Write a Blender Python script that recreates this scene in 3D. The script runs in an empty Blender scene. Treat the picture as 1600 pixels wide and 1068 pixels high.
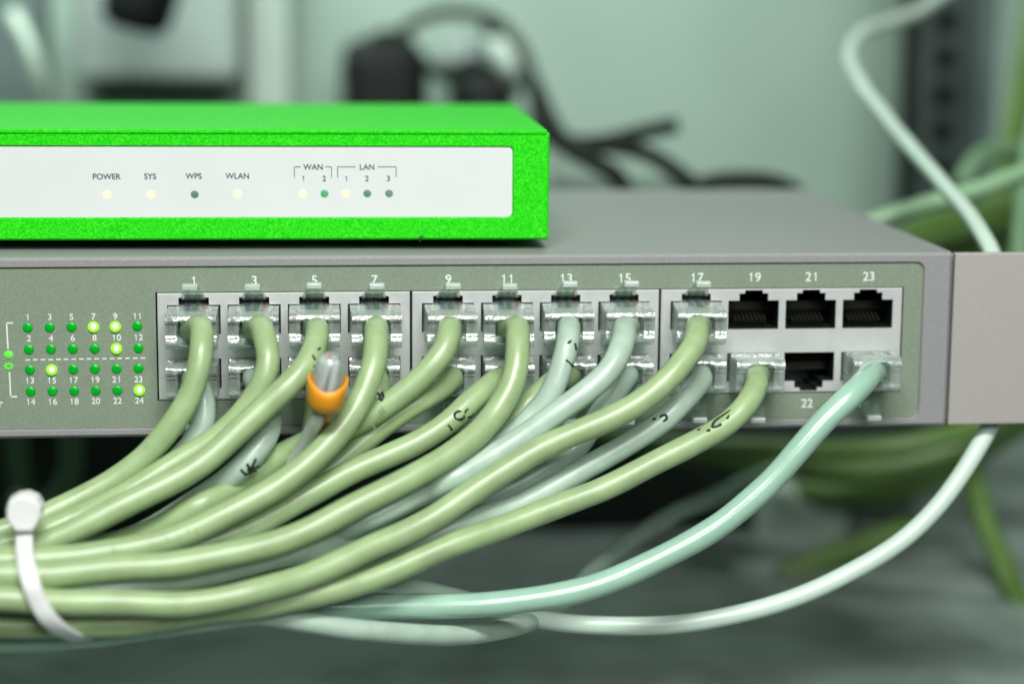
import bpy, bmesh, math, random
import numpy as np
from mathutils import Vector, Matrix
from mathutils.geometry import tessellate_polygon
random.seed(7)
S = 0.001                                  # the code is in millimetres, the scene in metres
scn = bpy.context.scene
COL = scn.collection

# ------------------------------------------------------------------ camera
F = 3300.0                                 # focal length in photo pixels (1600 wide)
YAW, PIT, ROL = 0.1016, 0.17, 0.0074
CP = np.array([24.479, -490.868, 72.4875])
fw = np.array([math.sin(YAW)*math.cos(PIT), math.cos(YAW)*math.cos(PIT), -math.sin(PIT)])
r0 = np.array([math.cos(YAW), -math.sin(YAW), 0.0]); u0 = np.cross(r0, fw)
rt = r0*math.cos(ROL)+u0*math.sin(ROL); up = u0*math.cos(ROL)-r0*math.sin(ROL)
cd = bpy.data.cameras.new('camera'); cam = bpy.data.objects.new('camera', cd); COL.objects.link(cam)
cam.matrix_world = Matrix(((rt[0], up[0], -fw[0], CP[0]*S), (rt[1], up[1], -fw[1], CP[1]*S),
                           (rt[2], up[2], -fw[2], CP[2]*S), (0, 0, 0, 1)))
cd.sensor_width = 36.0; cd.lens = 36.0*F/1600; cd.clip_start = 0.01; cd.clip_end = 20
cd.dof.use_dof = True; cd.dof.focus_distance = 0.488; cd.dof.aperture_fstop = 5.4
cd.dof.aperture_blades = 9
scn.camera = cam

# ------------------------------------------------------------------ light and exposure
w = bpy.data.worlds.new('World'); scn.world = w; w.use_nodes = True
bg = w.node_tree.nodes['Background']; bg.inputs[0].default_value = (0.62, 0.95, 0.76, 1); bg.inputs[1].default_value = 0.03
def area(name, loc, aim, sx, sy, power, col=(1, 1, 1)):
    d = bpy.data.lights.new(name, 'AREA'); d.shape = 'RECTANGLE'; d.size = sx; d.size_y = sy
    d.energy = power; d.color = col
    o = bpy.data.objects.new(name, d); COL.objects.link(o)
    o.location = Vector(loc)*S
    o.rotation_euler = (Vector(aim)-Vector(loc)).to_track_quat('-Z', 'Y').to_euler()
    return o
area('key_lamp', (40, -560, 590), (60, 10, -10), 0.44, 0.10, 7.4, (1, 1, 0.97))
area('front_lamp', (240, -1000, 520), (60, 0, -20), 0.5, 0.35, 5.0, (1, 1, 0.98))
area('back_lamp', (-150, 260, 400), (-80, 520, 350), 0.25, 0.12, 4.4, (0.92, 1, 0.95))
scn.view_settings.view_transform = 'Standard'; scn.view_settings.look = 'None'
scn.view_settings.exposure = 0.0; scn.view_settings.gamma = 1.0
scn.view_settings.use_curve_mapping = False
scn.render.engine = 'CYCLES'
scn.cycles.max_bounces = 14; scn.cycles.transmission_bounces = 12; scn.cycles.transparent_max_bounces = 16
scn.cycles.glossy_bounces = 6; scn.cycles.diffuse_bounces = 3
scn.cycles.caustics_refractive = True; scn.cycles.caustics_reflective = False
scn.cycles.blur_glossy = 0.5; scn.cycles.sample_clamp_indirect = 6

# ------------------------------------------------------------------ helpers
def ray(px, py):
    d = fw*F + rt*(px-800.0) - up*(py-534.0)
    return d/np.linalg.norm(d)
def at(px, py, y=0.0):                     # the point on the plane y = const seen at that place of the photo
    d = ray(px, py); t = (y-CP[1])/d[1]
    return CP + d*t
def project(P):
    d = np.asarray(P)-CP; z = d@fw
    return 800+F*(d@rt)/z, 534-F*(d@up)/z

def mat(name, col, rough=0.5, metal=0.0, var=0.0, scale=400.0, bump=0.0, bscale=1500.0, coat=0.0, col2=None, spec=0.5, lo=0.35, hi=0.65):
    m = bpy.data.materials.new(name); m.use_nodes = True
    nt = m.node_tree; b = nt.nodes['Principled BSDF']
    b.inputs['Base Color'].default_value = (*col, 1); b.inputs['Roughness'].default_value = rough
    b.inputs['Metallic'].default_value = metal; b.inputs['Coat Weight'].default_value = coat
    b.inputs['Coat Roughness'].default_value = 0.22
    b.inputs['Specular IOR Level'].default_value = spec
    tc = nt.nodes.new('ShaderNodeTexCoord')
    if var > 0 or col2:
        n = nt.nodes.new('ShaderNodeTexNoise'); n.inputs['Scale'].default_value = scale; n.inputs['Detail'].default_value = 4
        nt.links.new(tc.outputs['Object'], n.inputs['Vector'])
        rp = nt.nodes.new('ShaderNodeValToRGB'); rp.color_ramp.elements[0].position = lo; rp.color_ramp.elements[1].position = hi
        c2 = col2 if col2 else tuple(min(1, c*(1+var)) for c in col)
        c1 = col if col2 else tuple(c*(1-var) for c in col)
        rp.color_ramp.elements[0].color = (*c1, 1); rp.color_ramp.elements[1].color = (*c2, 1)
        nt.links.new(n.outputs['Fac'], rp.inputs['Fac']); nt.links.new(rp.outputs['Color'], b.inputs['Base Color'])
    if bump > 0:
        n2 = nt.nodes.new('ShaderNodeTexNoise'); n2.inputs['Scale'].default_value = bscale; n2.inputs['Detail'].default_value = 3
        nt.links.new(tc.outputs['Object'], n2.inputs['Vector'])
        bp = nt.nodes.new('ShaderNodeBump'); bp.inputs['Strength'].default_value = bump; bp.inputs['Distance'].default_value = 0.0002
        nt.links.new(n2.outputs['Fac'], bp.inputs['Height']); nt.links.new(bp.outputs['Normal'], b.inputs['Normal'])
    return m
def emit(name, col, strength, base=(0.8, 0.9, 0.6)):
    m = mat(name, base, 0.3); b = m.node_tree.nodes['Principled BSDF']
    b.inputs['Emission Color'].default_value = (*col, 1); b.inputs['Emission Strength'].default_value = strength
    return m
def clear_plastic(name, tint, clear=0.46, light_mix=0.24):
    m = bpy.data.materials.new(name); m.use_nodes = True; nt = m.node_tree
    nt.nodes.remove(nt.nodes['Principled BSDF']); out = nt.nodes['Material Output']
    g = nt.nodes.new('ShaderNodeBsdfGlass'); g.inputs['Color'].default_value = (*tint, 1)
    g.inputs['Roughness'].default_value = 0.025; g.inputs['IOR'].default_value = 1.5
    t = nt.nodes.new('ShaderNodeBsdfTransparent'); t.inputs['Color'].default_value = (*tint, 1)
    tc = nt.nodes.new('ShaderNodeTexCoord'); n = nt.nodes.new('ShaderNodeTexNoise')
    n.inputs['Scale'].default_value = 620; nt.links.new(tc.outputs['Object'], n.inputs['Vector'])
    bp = nt.nodes.new('ShaderNodeBump'); bp.inputs['Strength'].default_value = 0.4; bp.inputs['Distance'].default_value = 0.0004
    nt.links.new(n.outputs['Fac'], bp.inputs['Height']); nt.links.new(bp.outputs['Normal'], g.inputs['Normal'])
    mx = nt.nodes.new('ShaderNodeMixShader'); mx.inputs[0].default_value = clear
    nt.links.new(g.outputs[0], mx.inputs[1]); nt.links.new(t.outputs[0], mx.inputs[2])
    gl = nt.nodes.new('ShaderNodeBsdfDiffuse'); gl.inputs['Color'].default_value = (0.80, 0.90, 0.85, 1)
    m2 = nt.nodes.new('ShaderNodeMixShader'); m2.inputs[0].default_value = light_mix  # pale diffuse share painted in for light carried inside the plastic
    nt.links.new(mx.outputs[0], m2.inputs[1]); nt.links.new(gl.outputs[0], m2.inputs[2])
    gs = nt.nodes.new('ShaderNodeBsdfGlossy'); gs.inputs['Color'].default_value = (1, 1, 1, 1); gs.inputs['Roughness'].default_value = 0.16
    nt.links.new(bp.outputs['Normal'], gs.inputs['Normal'])
    m3 = nt.nodes.new('ShaderNodeMixShader'); m3.inputs[0].default_value = 0.075
    nt.links.new(m2.outputs[0], m3.inputs[1]); nt.links.new(gs.outputs[0], m3.inputs[2])
    nt.links.new(m3.outputs[0], out.inputs['Surface'])
    return m

def base(o):                                # world offset (mm) of the thing an object belongs to
    while o is not None and o.parent is not None: o = o.parent
    return np.array(o.location)/S if o is not None else np.zeros(3)
def link(name, me, m, parent=None, **props):
    o = bpy.data.objects.new(name, me); COL.objects.link(o)
    if m is not None and not me.materials: me.materials.append(m)
    if parent is not None: o.parent = parent
    for k, v in props.items(): o[k] = v
    return o
def obj(name, V, Fc, m, parent=None, smooth=False, **props):
    off = base(parent) if parent is not None else np.zeros(3)
    me = bpy.data.meshes.new(name)
    me.from_pydata([tuple((np.asarray(v)-off)*S) for v in V], [], [list(f) for f in Fc]); me.validate()
    bm = bmesh.new(); bm.from_mesh(me); bmesh.ops.recalc_face_normals(bm, faces=bm.faces); bm.to_mesh(me); bm.free()
    if smooth: me.polygons.foreach_set('use_smooth', [True]*len(me.polygons))
    return link(name, me, m, parent, **props)
def thing(name, label, cat, loc, group=None):
    o = bpy.data.objects.new(name, None); COL.objects.link(o); o.empty_display_size = 0.01
    o.location = Vector([float(c) for c in loc])*S; o['label'] = label; o['category'] = cat
    if group: o['group'] = group
    return o
class MB:                                   # collects shapes for one mesh
    def __init__(s): s.V = []; s.F = []
    def add(s, V, Fc):
        n = len(s.V); s.V += [tuple(v) for v in V]; s.F += [[i+n for i in f] for f in Fc]; return s
    def box(s, a, b, bev=0.0, seg=2, M=None):
        bm = bmesh.new(); bmesh.ops.create_cube(bm, size=1)
        a = np.array(a, float); b = np.array(b, float)
        for v in bm.verts: v.co = Vector((a+b)/2)+Vector([v.co[i]*(b[i]-a[i]) for i in range(3)])
        if bev > 0: bmesh.ops.bevel(bm, geom=bm.edges[:], offset=bev, segments=seg, profile=0.5, affect='EDGES')
        if M is not None: bm.transform(M)
        bm.verts.ensure_lookup_table(); bm.verts.index_update()
        s.add([v.co[:] for v in bm.verts], [[v.index for v in f.verts] for f in bm.faces]); bm.free(); return s
    def tube(s, P, r, n=12, cap=True):
        V, Fc = sweep(P, r, n, cap); return s.add(V, Fc)
    def build(s, name, m, parent=None, smooth=False, **p): return obj(name, s.V, s.F, m, parent, smooth, **p)

def frames(P):
    P = np.asarray(P, float); T = np.gradient(P, axis=0); T /= np.linalg.norm(T, axis=1)[:, None]+1e-12
    N = np.zeros_like(P); a = np.array([0, 0, 1.0]) if abs(T[0, 2]) < .9 else np.array([1.0, 0, 0])
    N[0] = a-T[0]*(a@T[0]); N[0] /= np.linalg.norm(N[0])
    for i in range(1, len(P)):
        v = N[i-1]-T[i]*(N[i-1]@T[i]); N[i] = v/np.linalg.norm(v)
    return T, N, np.cross(T, N)
def sweep(P, r, n=12, cap=True):
    P = np.asarray(P, float); T, N, B = frames(P); r = np.broadcast_to(r, (len(P),))
    a = np.linspace(0, 2*math.pi, n, endpoint=False)
    V = (P[:, None]+r[:, None, None]*(np.cos(a)[None, :, None]*N[:, None]+np.sin(a)[None, :, None]*B[:, None])).reshape(-1, 3)
    Fc = [[i*n+j, i*n+(j+1) % n, (i+1)*n+(j+1) % n, (i+1)*n+j] for i in range(len(P)-1) for j in range(n)]
    if cap: Fc += [list(range(n))[::-1], [(len(P)-1)*n+j for j in range(n)]]
    return V.tolist(), Fc
def ribbon(P, W, wd, th):                   # rectangular strap; W = width direction per point
    P = np.asarray(P, float); T = np.gradient(P, axis=0); T /= np.linalg.norm(T, axis=1)[:, None]
    V = []; Fc = []
    for i in range(len(P)):
        wv = W[i]-T[i]*(W[i]@T[i]); wv /= np.linalg.norm(wv); nv = np.cross(T[i], wv)
        for a, b in ((-1, -.6), (-.85, -1), (.85, -1), (1, -.6), (1, .6), (.85, 1), (-.85, 1), (-1, .6)):
            V.append(P[i]+wv*a*wd/2+nv*b*th/2)
    for i in range(len(P)-1):
        for j in range(8): Fc.append([i*8+j, i*8+(j+1) % 8, (i+1)*8+(j+1) % 8, (i+1)*8+j])
    Fc += [list(range(8)), [(len(P)-1)*8+j for j in range(8)]]
    return V, Fc
def catmull(P, step=2.0):
    P = np.asarray(P, float); Q = np.vstack([2*P[0]-P[1], P, 2*P[-1]-P[-2]]); out = []
    for i in range(1, len(Q)-2):
        p0, p1, p2, p3 = Q[i-1:i+3]; n = max(2, int(np.linalg.norm(p2-p1)/step))
        t0 = 0; t1 = t0+np.linalg.norm(p1-p0)**.5; t2 = t1+np.linalg.norm(p2-p1)**.5; t3 = t2+np.linalg.norm(p3-p2)**.5
        for t in np.linspace(t1, t2, n, endpoint=False):
            A1 = (t1-t)/(t1-t0)*p0+(t-t0)/(t1-t0)*p1; A2 = (t2-t)/(t2-t1)*p1+(t-t1)/(t2-t1)*p2; A3 = (t3-t)/(t3-t2)*p2+(t-t2)/(t3-t2)*p3
            B1 = (t2-t)/(t2-t0)*A1+(t-t0)/(t2-t0)*A2; B2 = (t3-t)/(t3-t1)*A2+(t-t1)/(t3-t1)*A3
            out.append((t2-t)/(t2-t1)*B1+(t-t1)/(t2-t1)*B2)
    out.append(P[-1]); return np.array(out)
def rrect(x0, x1, z0, z1, r, n=5):
    out = []
    for cx, cz, a0 in ((x1-r, z1-r, 0), (x0+r, z1-r, 90), (x0+r, z0+r, 180), (x1-r, z0+r, 270)):
        for k in range(n+1):
            a = math.radians(a0+90*k/n); out.append((cx+r*math.cos(a), cz+r*math.sin(a)))
    return out
def plate(front, back, y0, yc, y1):         # plate facing -y; loops of (x,z): outer first, then holes; front loops at y0, back loops from yc to y1
    V = []; Fc = []; ids = []
    for L in (front, back, back):
        y = (y0, yc, y1)[len(ids)]; row = []
        for loop in L:
            row.append(list(range(len(V), len(V)+len(loop)))); V += [(x, y, z) for x, z in loop]
        ids.append(row)
    for L, row in ((front, ids[0]), (back, ids[2])):
        flat = [i for r in row for i in r]
        for t in tessellate_polygon([[Vector((x, z, 0)) for x, z in loop] for loop in L]): Fc.append([flat[i] for i in t])
    for a, b in ((0, 1), (1, 2)):
        for la, lb in zip(ids[a], ids[b]):
            n = len(la)
            for j in range(n): Fc.append([la[j], la[(j+1) % n], lb[(j+1) % n], lb[j]])
    return V, Fc
def text_mesh(txt, cap, M, depth=0.06, bold=0.012):   # text centred at the origin in its own XY plane, cap height in mm, placed by M (mm)
    if txt.isdigit() and '1' in txt:        # figures set one by one on an even advance, the 1 drawn with its flag
        V = []; Fc = []
        for i, ch in enumerate(txt):
            Mi = M @ Matrix.Translation(((i-(len(txt)-1)/2)*cap*.80, 0, 0)); n = len(V)
            if ch == '1':
                g = [(-.02, -.5), (.11, -.5), (.11, .5), (.02, .5), (-.06, .36), (-.20, .29), (-.20, .18), (-.02, .24)]; k = len(g)
                v = [Mi @ Vector((x*cap, y*cap, 0)) for x, y in g]+[Mi @ Vector((x*cap, y*cap, depth)) for x, y in g]
                f = [[j, (j+1) % k, k+(j+1) % k, k+j] for j in range(k)]
                for t in tessellate_polygon([[Vector((x, y, 0)) for x, y in g]]): f += [[k+j for j in t]]
            else: v, f = text_mesh(ch, cap, Mi, depth, bold)
            V += [tuple(p) for p in v]; Fc += [[j+n for j in q] for q in f]
        return V, Fc
    c = bpy.data.curves.new('t', 'FONT'); c.body = txt; c.align_x = 'CENTER'; c.size = 1; c.extrude = 0.0; c.offset = bold
    o = bpy.data.objects.new('t', c); COL.objects.link(o)
    me = bpy.data.meshes.new_from_object(o.evaluated_get(bpy.context.evaluated_depsgraph_get()))
    bpy.data.objects.remove(o); bpy.data.curves.remove(c)
    k = cap/0.70
    bm = bmesh.new(); bm.from_mesh(me); bpy.data.meshes.remove(me)
    ex = bmesh.ops.extrude_face_region(bm, geom=bm.faces[:])
    for v in ex['geom']:
        if isinstance(v, bmesh.types.BMVert): v.co.z += 1.0
    V = [M @ Vector((v.co.x*k, (v.co.y-0.35)*k, v.co.z*depth)) for v in bm.verts]
    bm.verts.index_update(); Fc = [[v.index for v in f.verts] for f in bm.faces]; bm.free()
    return [tuple(v) for v in V], Fc
FACE = Matrix(((1, 0, 0, 0), (0, 0, -1, 0), (0, 1, 0, 0), (0, 0, 0, 1)))   # text plane -> facing -y
def dome(c, n, r, h, seg=16, rings=5):      # low dome of radius r and height h with axis n
    n = np.array(n, float)/np.linalg.norm(n); a = np.cross(n, [0, 0, 1.0]); a /= np.linalg.norm(a); b = np.cross(n, a)
    V = []; Fc = []
    for i in range(rings):
        t = math.pi/2*i/rings
        for j in range(seg):
            p = 2*math.pi*j/seg; V.append(np.array(c)+(a*math.cos(p)+b*math.sin(p))*r*math.cos(t)+n*h*math.sin(t))
    V.append(np.array(c)+n*h); k = len(V)-1
    for i in range(rings-1):
        for j in range(seg): Fc.append([i*seg+j, i*seg+(j+1) % seg, (i+1)*seg+(j+1) % seg, (i+1)*seg+j])
    for j in range(seg): Fc.append([(rings-1)*seg+j, (rings-1)*seg+(j+1) % seg, k])
    Fc.append(list(range(seg))[::-1])
    return V, Fc

# ------------------------------------------------------------------ materials
M_wall = mat('painted_wall', (0.30, 0.425, 0.35), 0.7, var=0.06, scale=8)
M_shelf = mat('shelf_paint', (0.12, 0.16, 0.14), 0.45, scale=22, col2=(0.30, 0.37, 0.34))
M_chassis = mat('grey_powder_coat', (0.295, 0.30, 0.302), 0.42, var=0.10, scale=2600, bump=0.25, bscale=3500)
M_membrane = mat('olive_panel_film', (0.23, 0.29, 0.215), 0.45, var=0.10, scale=2600, bump=0.1, bscale=3000)
M_ear = mat('ear_paint', (0.40, 0.385, 0.365), 0.45, var=0.05, scale=2000, bump=0.15, bscale=3000)
M_nickel = mat('nickel_shield', (0.72, 0.75, 0.74), 0.34, metal=0.35, var=0.04, scale=300, bump=0.08, bscale=900)
M_black = mat('black_plastic', (0.006, 0.009, 0.008), 0.6, var=0.2, scale=300, spec=0.2)
M_socket = mat('socket_plastic', (0.012, 0.020, 0.015), 0.35, var=0.2, scale=600)
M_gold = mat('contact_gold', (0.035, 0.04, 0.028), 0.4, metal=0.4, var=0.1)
M_white = mat('white_print', (0.78, 0.86, 0.80), 0.5, var=0.06, scale=3000)
M_dark = mat('dark_print', (0.02, 0.05, 0.045), 0.5, var=0.1, scale=3000)
M_router = mat('green_powder_coat', (0.0, 0.58, 0.002), 0.55, scale=1900, col2=(0.07, 0.84, 0.02), bump=0.7, bscale=1900, lo=0.38, hi=0.72, spec=0.15)
M_rpanel = mat('white_panel', (0.72, 0.765, 0.755), 0.4, var=0.015, scale=60)
M_rubber = mat('rubber', (0.012, 0.013, 0.013), 0.7, var=0.1)
M_ledoff = mat('led_unlit_green', (0.0, 0.42, 0.02), 0.25, var=0.1, scale=900)
M_ledon = emit('led_lit', (0.36, 0.95, 0.04), 0.8, (0.2, 0.6, 0.05))
M_ledcore = emit('led_core', (1.0, 1.0, 0.72), 2.2)
M_ledoval = emit('led_oval', (0.12, 0.75, 0.05), 0.5, (0.1, 0.6, 0.05))
M_rled = emit('router_led_lit', (0.93, 1.0, 0.68), 1.0, (0.05, 0.05, 0.03))
M_rledt = mat('router_led_teal', (0.10, 0.25, 0.20), 0.4, var=0.1)
M_rledg = mat('router_led_green', (0.09, 0.42, 0.17), 0.4, var=0.1)
M_rleds = mat('router_led_slate', (0.14, 0.25, 0.24), 0.4, var=0.1)
M_clear = clear_plastic('clear_polycarbonate', (0.90, 0.975, 0.93))
M_latch = clear_plastic('clear_latch', (0.92, 0.985, 0.94), 0.55, 0.05)
M_cap = clear_plastic('clear_cap', (0.97, 0.99, 1.0), 0.65, 0.25)
M_tip_glint = clear_plastic('latch_tip_glint', (0.95, 1.0, 0.96), 0.55, 0.45)  # whiter mix paints in the light caught by the latch end
M_green = mat('green_jacket', (0.335, 0.47, 0.235), 0.40, var=0.10, scale=140, bump=0.6, bscale=230, coat=0.3)
M_pale = mat('pale_jacket', (0.42, 0.56, 0.46), 0.40, var=0.10, scale=140, bump=0.6, bscale=230, coat=0.3)
M_teal = mat('teal_jacket', (0.36, 0.59, 0.46), 0.22, var=0.05, scale=90, bump=0.9, bscale=150, coat=0.5)
M_wcab = mat('white_jacket', (0.61, 0.77, 0.665), 0.35, var=0.04, scale=90, bump=0.1, bscale=260, coat=0.2)
M_marker = mat('marker_ink', (0.015, 0.03, 0.015), 0.5, var=0.2)
M_print = mat('faint_print', (0.20, 0.30, 0.14), 0.5, var=0.1)
M_tie = mat('nylon', (0.84, 0.87, 0.86), 0.35, var=0.02, scale=200)
M_orange = mat('orange_plastic', (0.90, 0.36, 0.015), 0.3, var=0.05, scale=300)
M_wires = {k: mat('wire_'+k, c, 0.4, var=0.05) for k, c in dict(blue=(0.04, 0.10, 0.55), green=(0.01, 0.36, 0.13), brown=(0.60, 0.04, 0.06), white=(0.70, 0.76, 0.72), teal=(0.03, 0.42, 0.33), tan=(0.42, 0.27, 0.13), orange=(0.85, 0.35, 0.05)).items()}
M_backdrop = mat('backdrop_dark', (0.020, 0.035, 0.027), 0.5, var=0.3, scale=30)
M_post = mat('post_steel', (0.035, 0.055, 0.05), 0.5, var=0.2, scale=40)
M_postlight = mat('post_flange', (0.10, 0.15, 0.14), 0.5, var=0.1, scale=40)
M_olive = mat('olive_jacket', (0.10, 0.19, 0.045), 0.4, var=0.1, scale=60)
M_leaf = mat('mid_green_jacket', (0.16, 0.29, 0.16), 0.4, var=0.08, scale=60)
M_fresh = mat('light_green_jacket', (0.27, 0.46, 0.27), 0.4, var=0.08, scale=60)
M_greybox = mat('grey_box', (0.31, 0.40, 0.37), 0.5, var=0.05, scale=30)
M_palebox = mat('pale_box', (0.50, 0.64, 0.55), 0.5, var=0.05, scale=30)

# ------------------------------------------------------------------ setting: wall and shelf
MB().box((-700, 520, -160), (700, 540, 900)).build('wall', M_wall, kind='structure')
sh = thing('shelf', 'grey green painted shelf board under the hanging cables', 'shelf', (0, 250, -145))
MB().box((-500, -120, -145), (600, 520, -125), 1.5).build('board', M_shelf, sh)

# ------------------------------------------------------------------ the switch
ZT, ZB, XR, XL, DEP = 8.535, -33.964, 180.99, -259.0, 155.0
PT, PB = 6.047, -31.851
PXR = at(1441.5, 470, 0)[0]; PXL = XL+7.0
PITCH, BLK = 13.97, 59.304
BT, BB = 0.0, -25.244
sw = thing('network_switch', 'grey rack network switch with 24 numbered ports, below the bright green router', 'network switch', (XR-220, 78, ZB))
outer_f = rrect(XL+.7, XR-.7, ZB+.7, ZT-.7, .5, 3); outer_b = rrect(XL, XR, ZB, ZT, .8, 3)
hole_f = rrect(PXL-.35, PXR+.35, PB-.35, PT+.35, 2.2, 6); hole_b = rrect(PXL, PXR, PB, PT, 2.0, 6)
chassis = MB(); chassis.add(*plate([outer_f, hole_f], [outer_b, hole_b], 0, .7, 2.0))
# cover: top, bottom, side sheets and back
chassis.box((XL, 2.0, ZT-1), (XR, DEP, ZT)).box((XL, 2.0, ZB), (XR, DEP, ZB+1)).box((XL, 2.0, ZB+1), (XL+1, DEP, ZT-1)).box((XR-1, 2.0, ZB+1), (XR, DEP, ZT-1)).box((XL+1, DEP-1, ZB+1), (XR-1, DEP, ZT-1))
chassis.build('chassis', M_chassis, sw)
GX0, GX1 = -8.63-.2, 2*BLK+3*PITCH+8.63+.2
mem = plate([hole_b_ := rrect(PXL+.05, PXR-.05, PB+.05, PT-.05, 2.0, 6), [(GX0, BB-.25), (GX1, BB-.25), (GX1, BT+.2), (GX0, BT+.2)]],
            [hole_b_, [(GX0, BB-.25), (GX1, BB-.25), (GX1, BT+.2), (GX0, BT+.2)]], .55, .6, 1.6)
obj('front_panel', *mem, M_membrane, sw)
MB().box((GX0-2, 15.5, BB-2), (GX1+2, 16, BT+2)).build('inner_backing', M_black, sw)

HW = 6.15
def hole_pts(cx, top):
    if top: z0, z1, s1, s2 = -9.75, -2.75, -1.05, -.25
    else:   z0, z1, s1, s2 = -15.45, -22.55, -24.15, -24.95
    return [(cx-HW, z0), (cx+HW, z0), (cx+HW, z1), (cx+3.5, z1), (cx+3.5, s1), (cx+2.15, s1), (cx+2.15, s2), (cx-2.15, s2), (cx-2.15, s1), (cx-3.5, s1), (cx-3.5, z1), (cx-HW, z1)]
port_x = [b*BLK+k*PITCH for b in range(3) for k in range(4)]
occupied = {}
for b in range(3):
    xc = b*BLK+1.5*PITCH; hw = (BLK-.55)/2
    holes = [hole_pts(b*BLK+k*PITCH, t) for k in range(4) for t in (True, False)]
    of = [(xc-hw+.25, BB+.25), (xc+hw-.25, BB+.25), (xc+hw-.25, BT-.25), (xc-hw+.25, BT-.25)]
    ob = [(xc-hw, BB), (xc+hw, BB), (xc+hw, BT), (xc-hw, BT)]
    blk = obj('port_block', *plate([of]+holes, [ob]+holes, .1, .35, 1.2), M_nickel, sw)
    for k in range(4):
        for t in (True, False):
            cx = b*BLK+k*PITCH; L = hole_pts(cx, t); n = len(L)
            L2 = [(cx+(x-cx)*1.0, z) for x, z in L]
            V = [(x, .9, z) for x, z in L2]+[(x, 14, z) for x, z in L2]
            Fc = [[i, (i+1) % n, n+(i+1) % n, n+i] for i in range(n)]
            for tr in tessellate_polygon([[Vector((x, z, 0)) for x, z in L2]]): Fc.append([n+i for i in tr])
            skt = obj('socket', V, Fc, M_socket, blk)
            num = 8*b+2*k+(1 if t else 2)
            if num in (19, 21, 22, 23):      # open ports: the contact comb shows
                cb = MB(); sgn = 1 if t else -1; zc = -9.75 if t else -15.45
                for q in range(8):
                    xx = cx-3.6+q*1.03
                    cb.add(*sweep([(xx, 12.5, zc+sgn*.5), (xx, 3.6, zc+sgn*.9), (xx, 2.6, zc+sgn*1.5), (xx, 9, zc+sgn*3.6)], .22, 6))
                cb.box((cx-HW+.2, 8, zc+sgn*3.6 if t else zc-5.6), (cx+HW-.2, 13.5, zc+5.6 if t else zc+sgn*3.6))
                cb.build('contact_pins', M_gold, skt)
# printing on the switch
def sw_text(mb, txt, x, z, cap): mb.add(*text_mesh(txt, cap, Matrix.Translation((x, .555, z)) @ FACE))
for i, x in enumerate(port_x):
    for k_, dx, z_, cap in ((1, .1, 2.85, 2.15), (2, -.1, -28.0, 2.1)):
        pn = MB(); sw_text(pn, str(2*i+k_), x+dx, z_, cap); pn.build('port_number', M_white, sw)
lg = MB()
colx = [0, 34.5, 68.5, 102.7, 136.8, 171.2]
def panel_pt(px, py): p = at(px, py, .55); return p[0], p[2]
lit = {7, 9, 10, 15, 23, 24} - {23}
for c in range(6):
    f = c/5
    rows = [(43.3+colx[c], 511.8-2.2*f, 495.2-1.8*f, 2*c+1), (45.2+colx[c]*.999, 545.9-2.0*f, 528.3-1.8*f, 2*c+2),
            (46.6+colx[c]*.992, 577.9-2.5*f, 594.2-2.2*f, 13+2*c), (47.9+colx[c]*.992, 611.4-2.2*f, 627.4-2.2*f, 14+2*c)]
    for px, py, ty, num in rows:
        x, z = panel_pt(px, py); tx, tz = panel_pt(px, ty)
        sw_text(lg, str(num), tx, tz, 1.45)
        if num in lit:
            o = obj('indicator_light', *dome((x, .53, z), (0, -1, 0), 1.32, 1.2, 20, 6), M_ledon, sw, True, label='lit yellow green indicator light')
            obj('bright_core', *dome((x+.1, .53-.95, z+.25), (0, -1, .25), .62, .34, 14, 4), M_ledcore, o, True)
        else:
            obj('indicator_light', *dome((x, .53, z), (0, -1, 0), 1.2, .35, 20, 4), M_ledoff, sw, True)
def bar(mb, p, q, wd):                      # thin printed line on the panel between two photo points
    (x0, z0), (x1, z1) = panel_pt(*p), panel_pt(*q); L = math.hypot(x1-x0, z1-z0); nx, nz = -(z1-z0)/L*wd/2, (x1-x0)/L*wd/2
    V = [(x0+nx, .5, z0+nz), (x1+nx, .5, z1+nz), (x1-nx, .5, z1-nz), (x0-nx, .5, z0-nz)]
    V += [(x, .56, z) for x, _, z in V]
    mb.add(V, [[0, 1, 2, 3], [4, 5, 6, 7], [0, 1, 5, 4], [1, 2, 6, 5], [2, 3, 7, 6], [3, 0, 4, 7]])
for p, q in (((20.5, 504.4), (9.6, 504.4)), ((10.3, 504.4), (12.6, 545)), ((14.8, 581), (16.8, 620)), ((16, 619.6), (27, 619.4))): bar(lg, p, q, .34)
for k in range(16):
    a = 39.5+k*12.0; bar(lg, (a, 562-k*.19), (a+7.4, 561.9-k*.19), .3)
sw_text(lg, 'r', *panel_pt(1.0, 629.5), 1.9)
lg.build('indicator_legend', M_white, sw)
x, z = panel_pt(13.4, 553.8); V, Fc = dome((0, .53, 0), (0, -1, 0), 1.0, .4, 20, 4)
obj('link_light', [(x+v[0]*1.15, v[1], z+v[2]*.95) for v in np.array(V)], Fc, M_ledoval, sw, True, label='bright green oval link light')
x, z = panel_pt(13.6, 571.8)
ring = MB(); a = np.linspace(0, 2*math.pi, 25); ring.tube(np.c_[x+.85*np.cos(a), 0*a+.5, z+.6*np.sin(a)], .16, 6, False)
for k in range(8):
    t = k*math.pi/4; ring.tube([(x+.35*math.cos(t), .5, z+.25*math.sin(t)), (x+1.25*math.cos(t), .5, z+.9*math.sin(t))], .1, 5)
ring.build('link_light', M_ledoval, sw, label='dim green ringed link light')
# rack ear
er = MB(); er.box((XR+.75, .6, ZB+.1), (XR+25, 2.6, ZT-.25), .35)
er.box((XR+.3, 2.9, ZB+1), (XR+2.2, 60, ZT-1), .3)
er.build('rack_ear', M_ear, sw)

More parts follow.
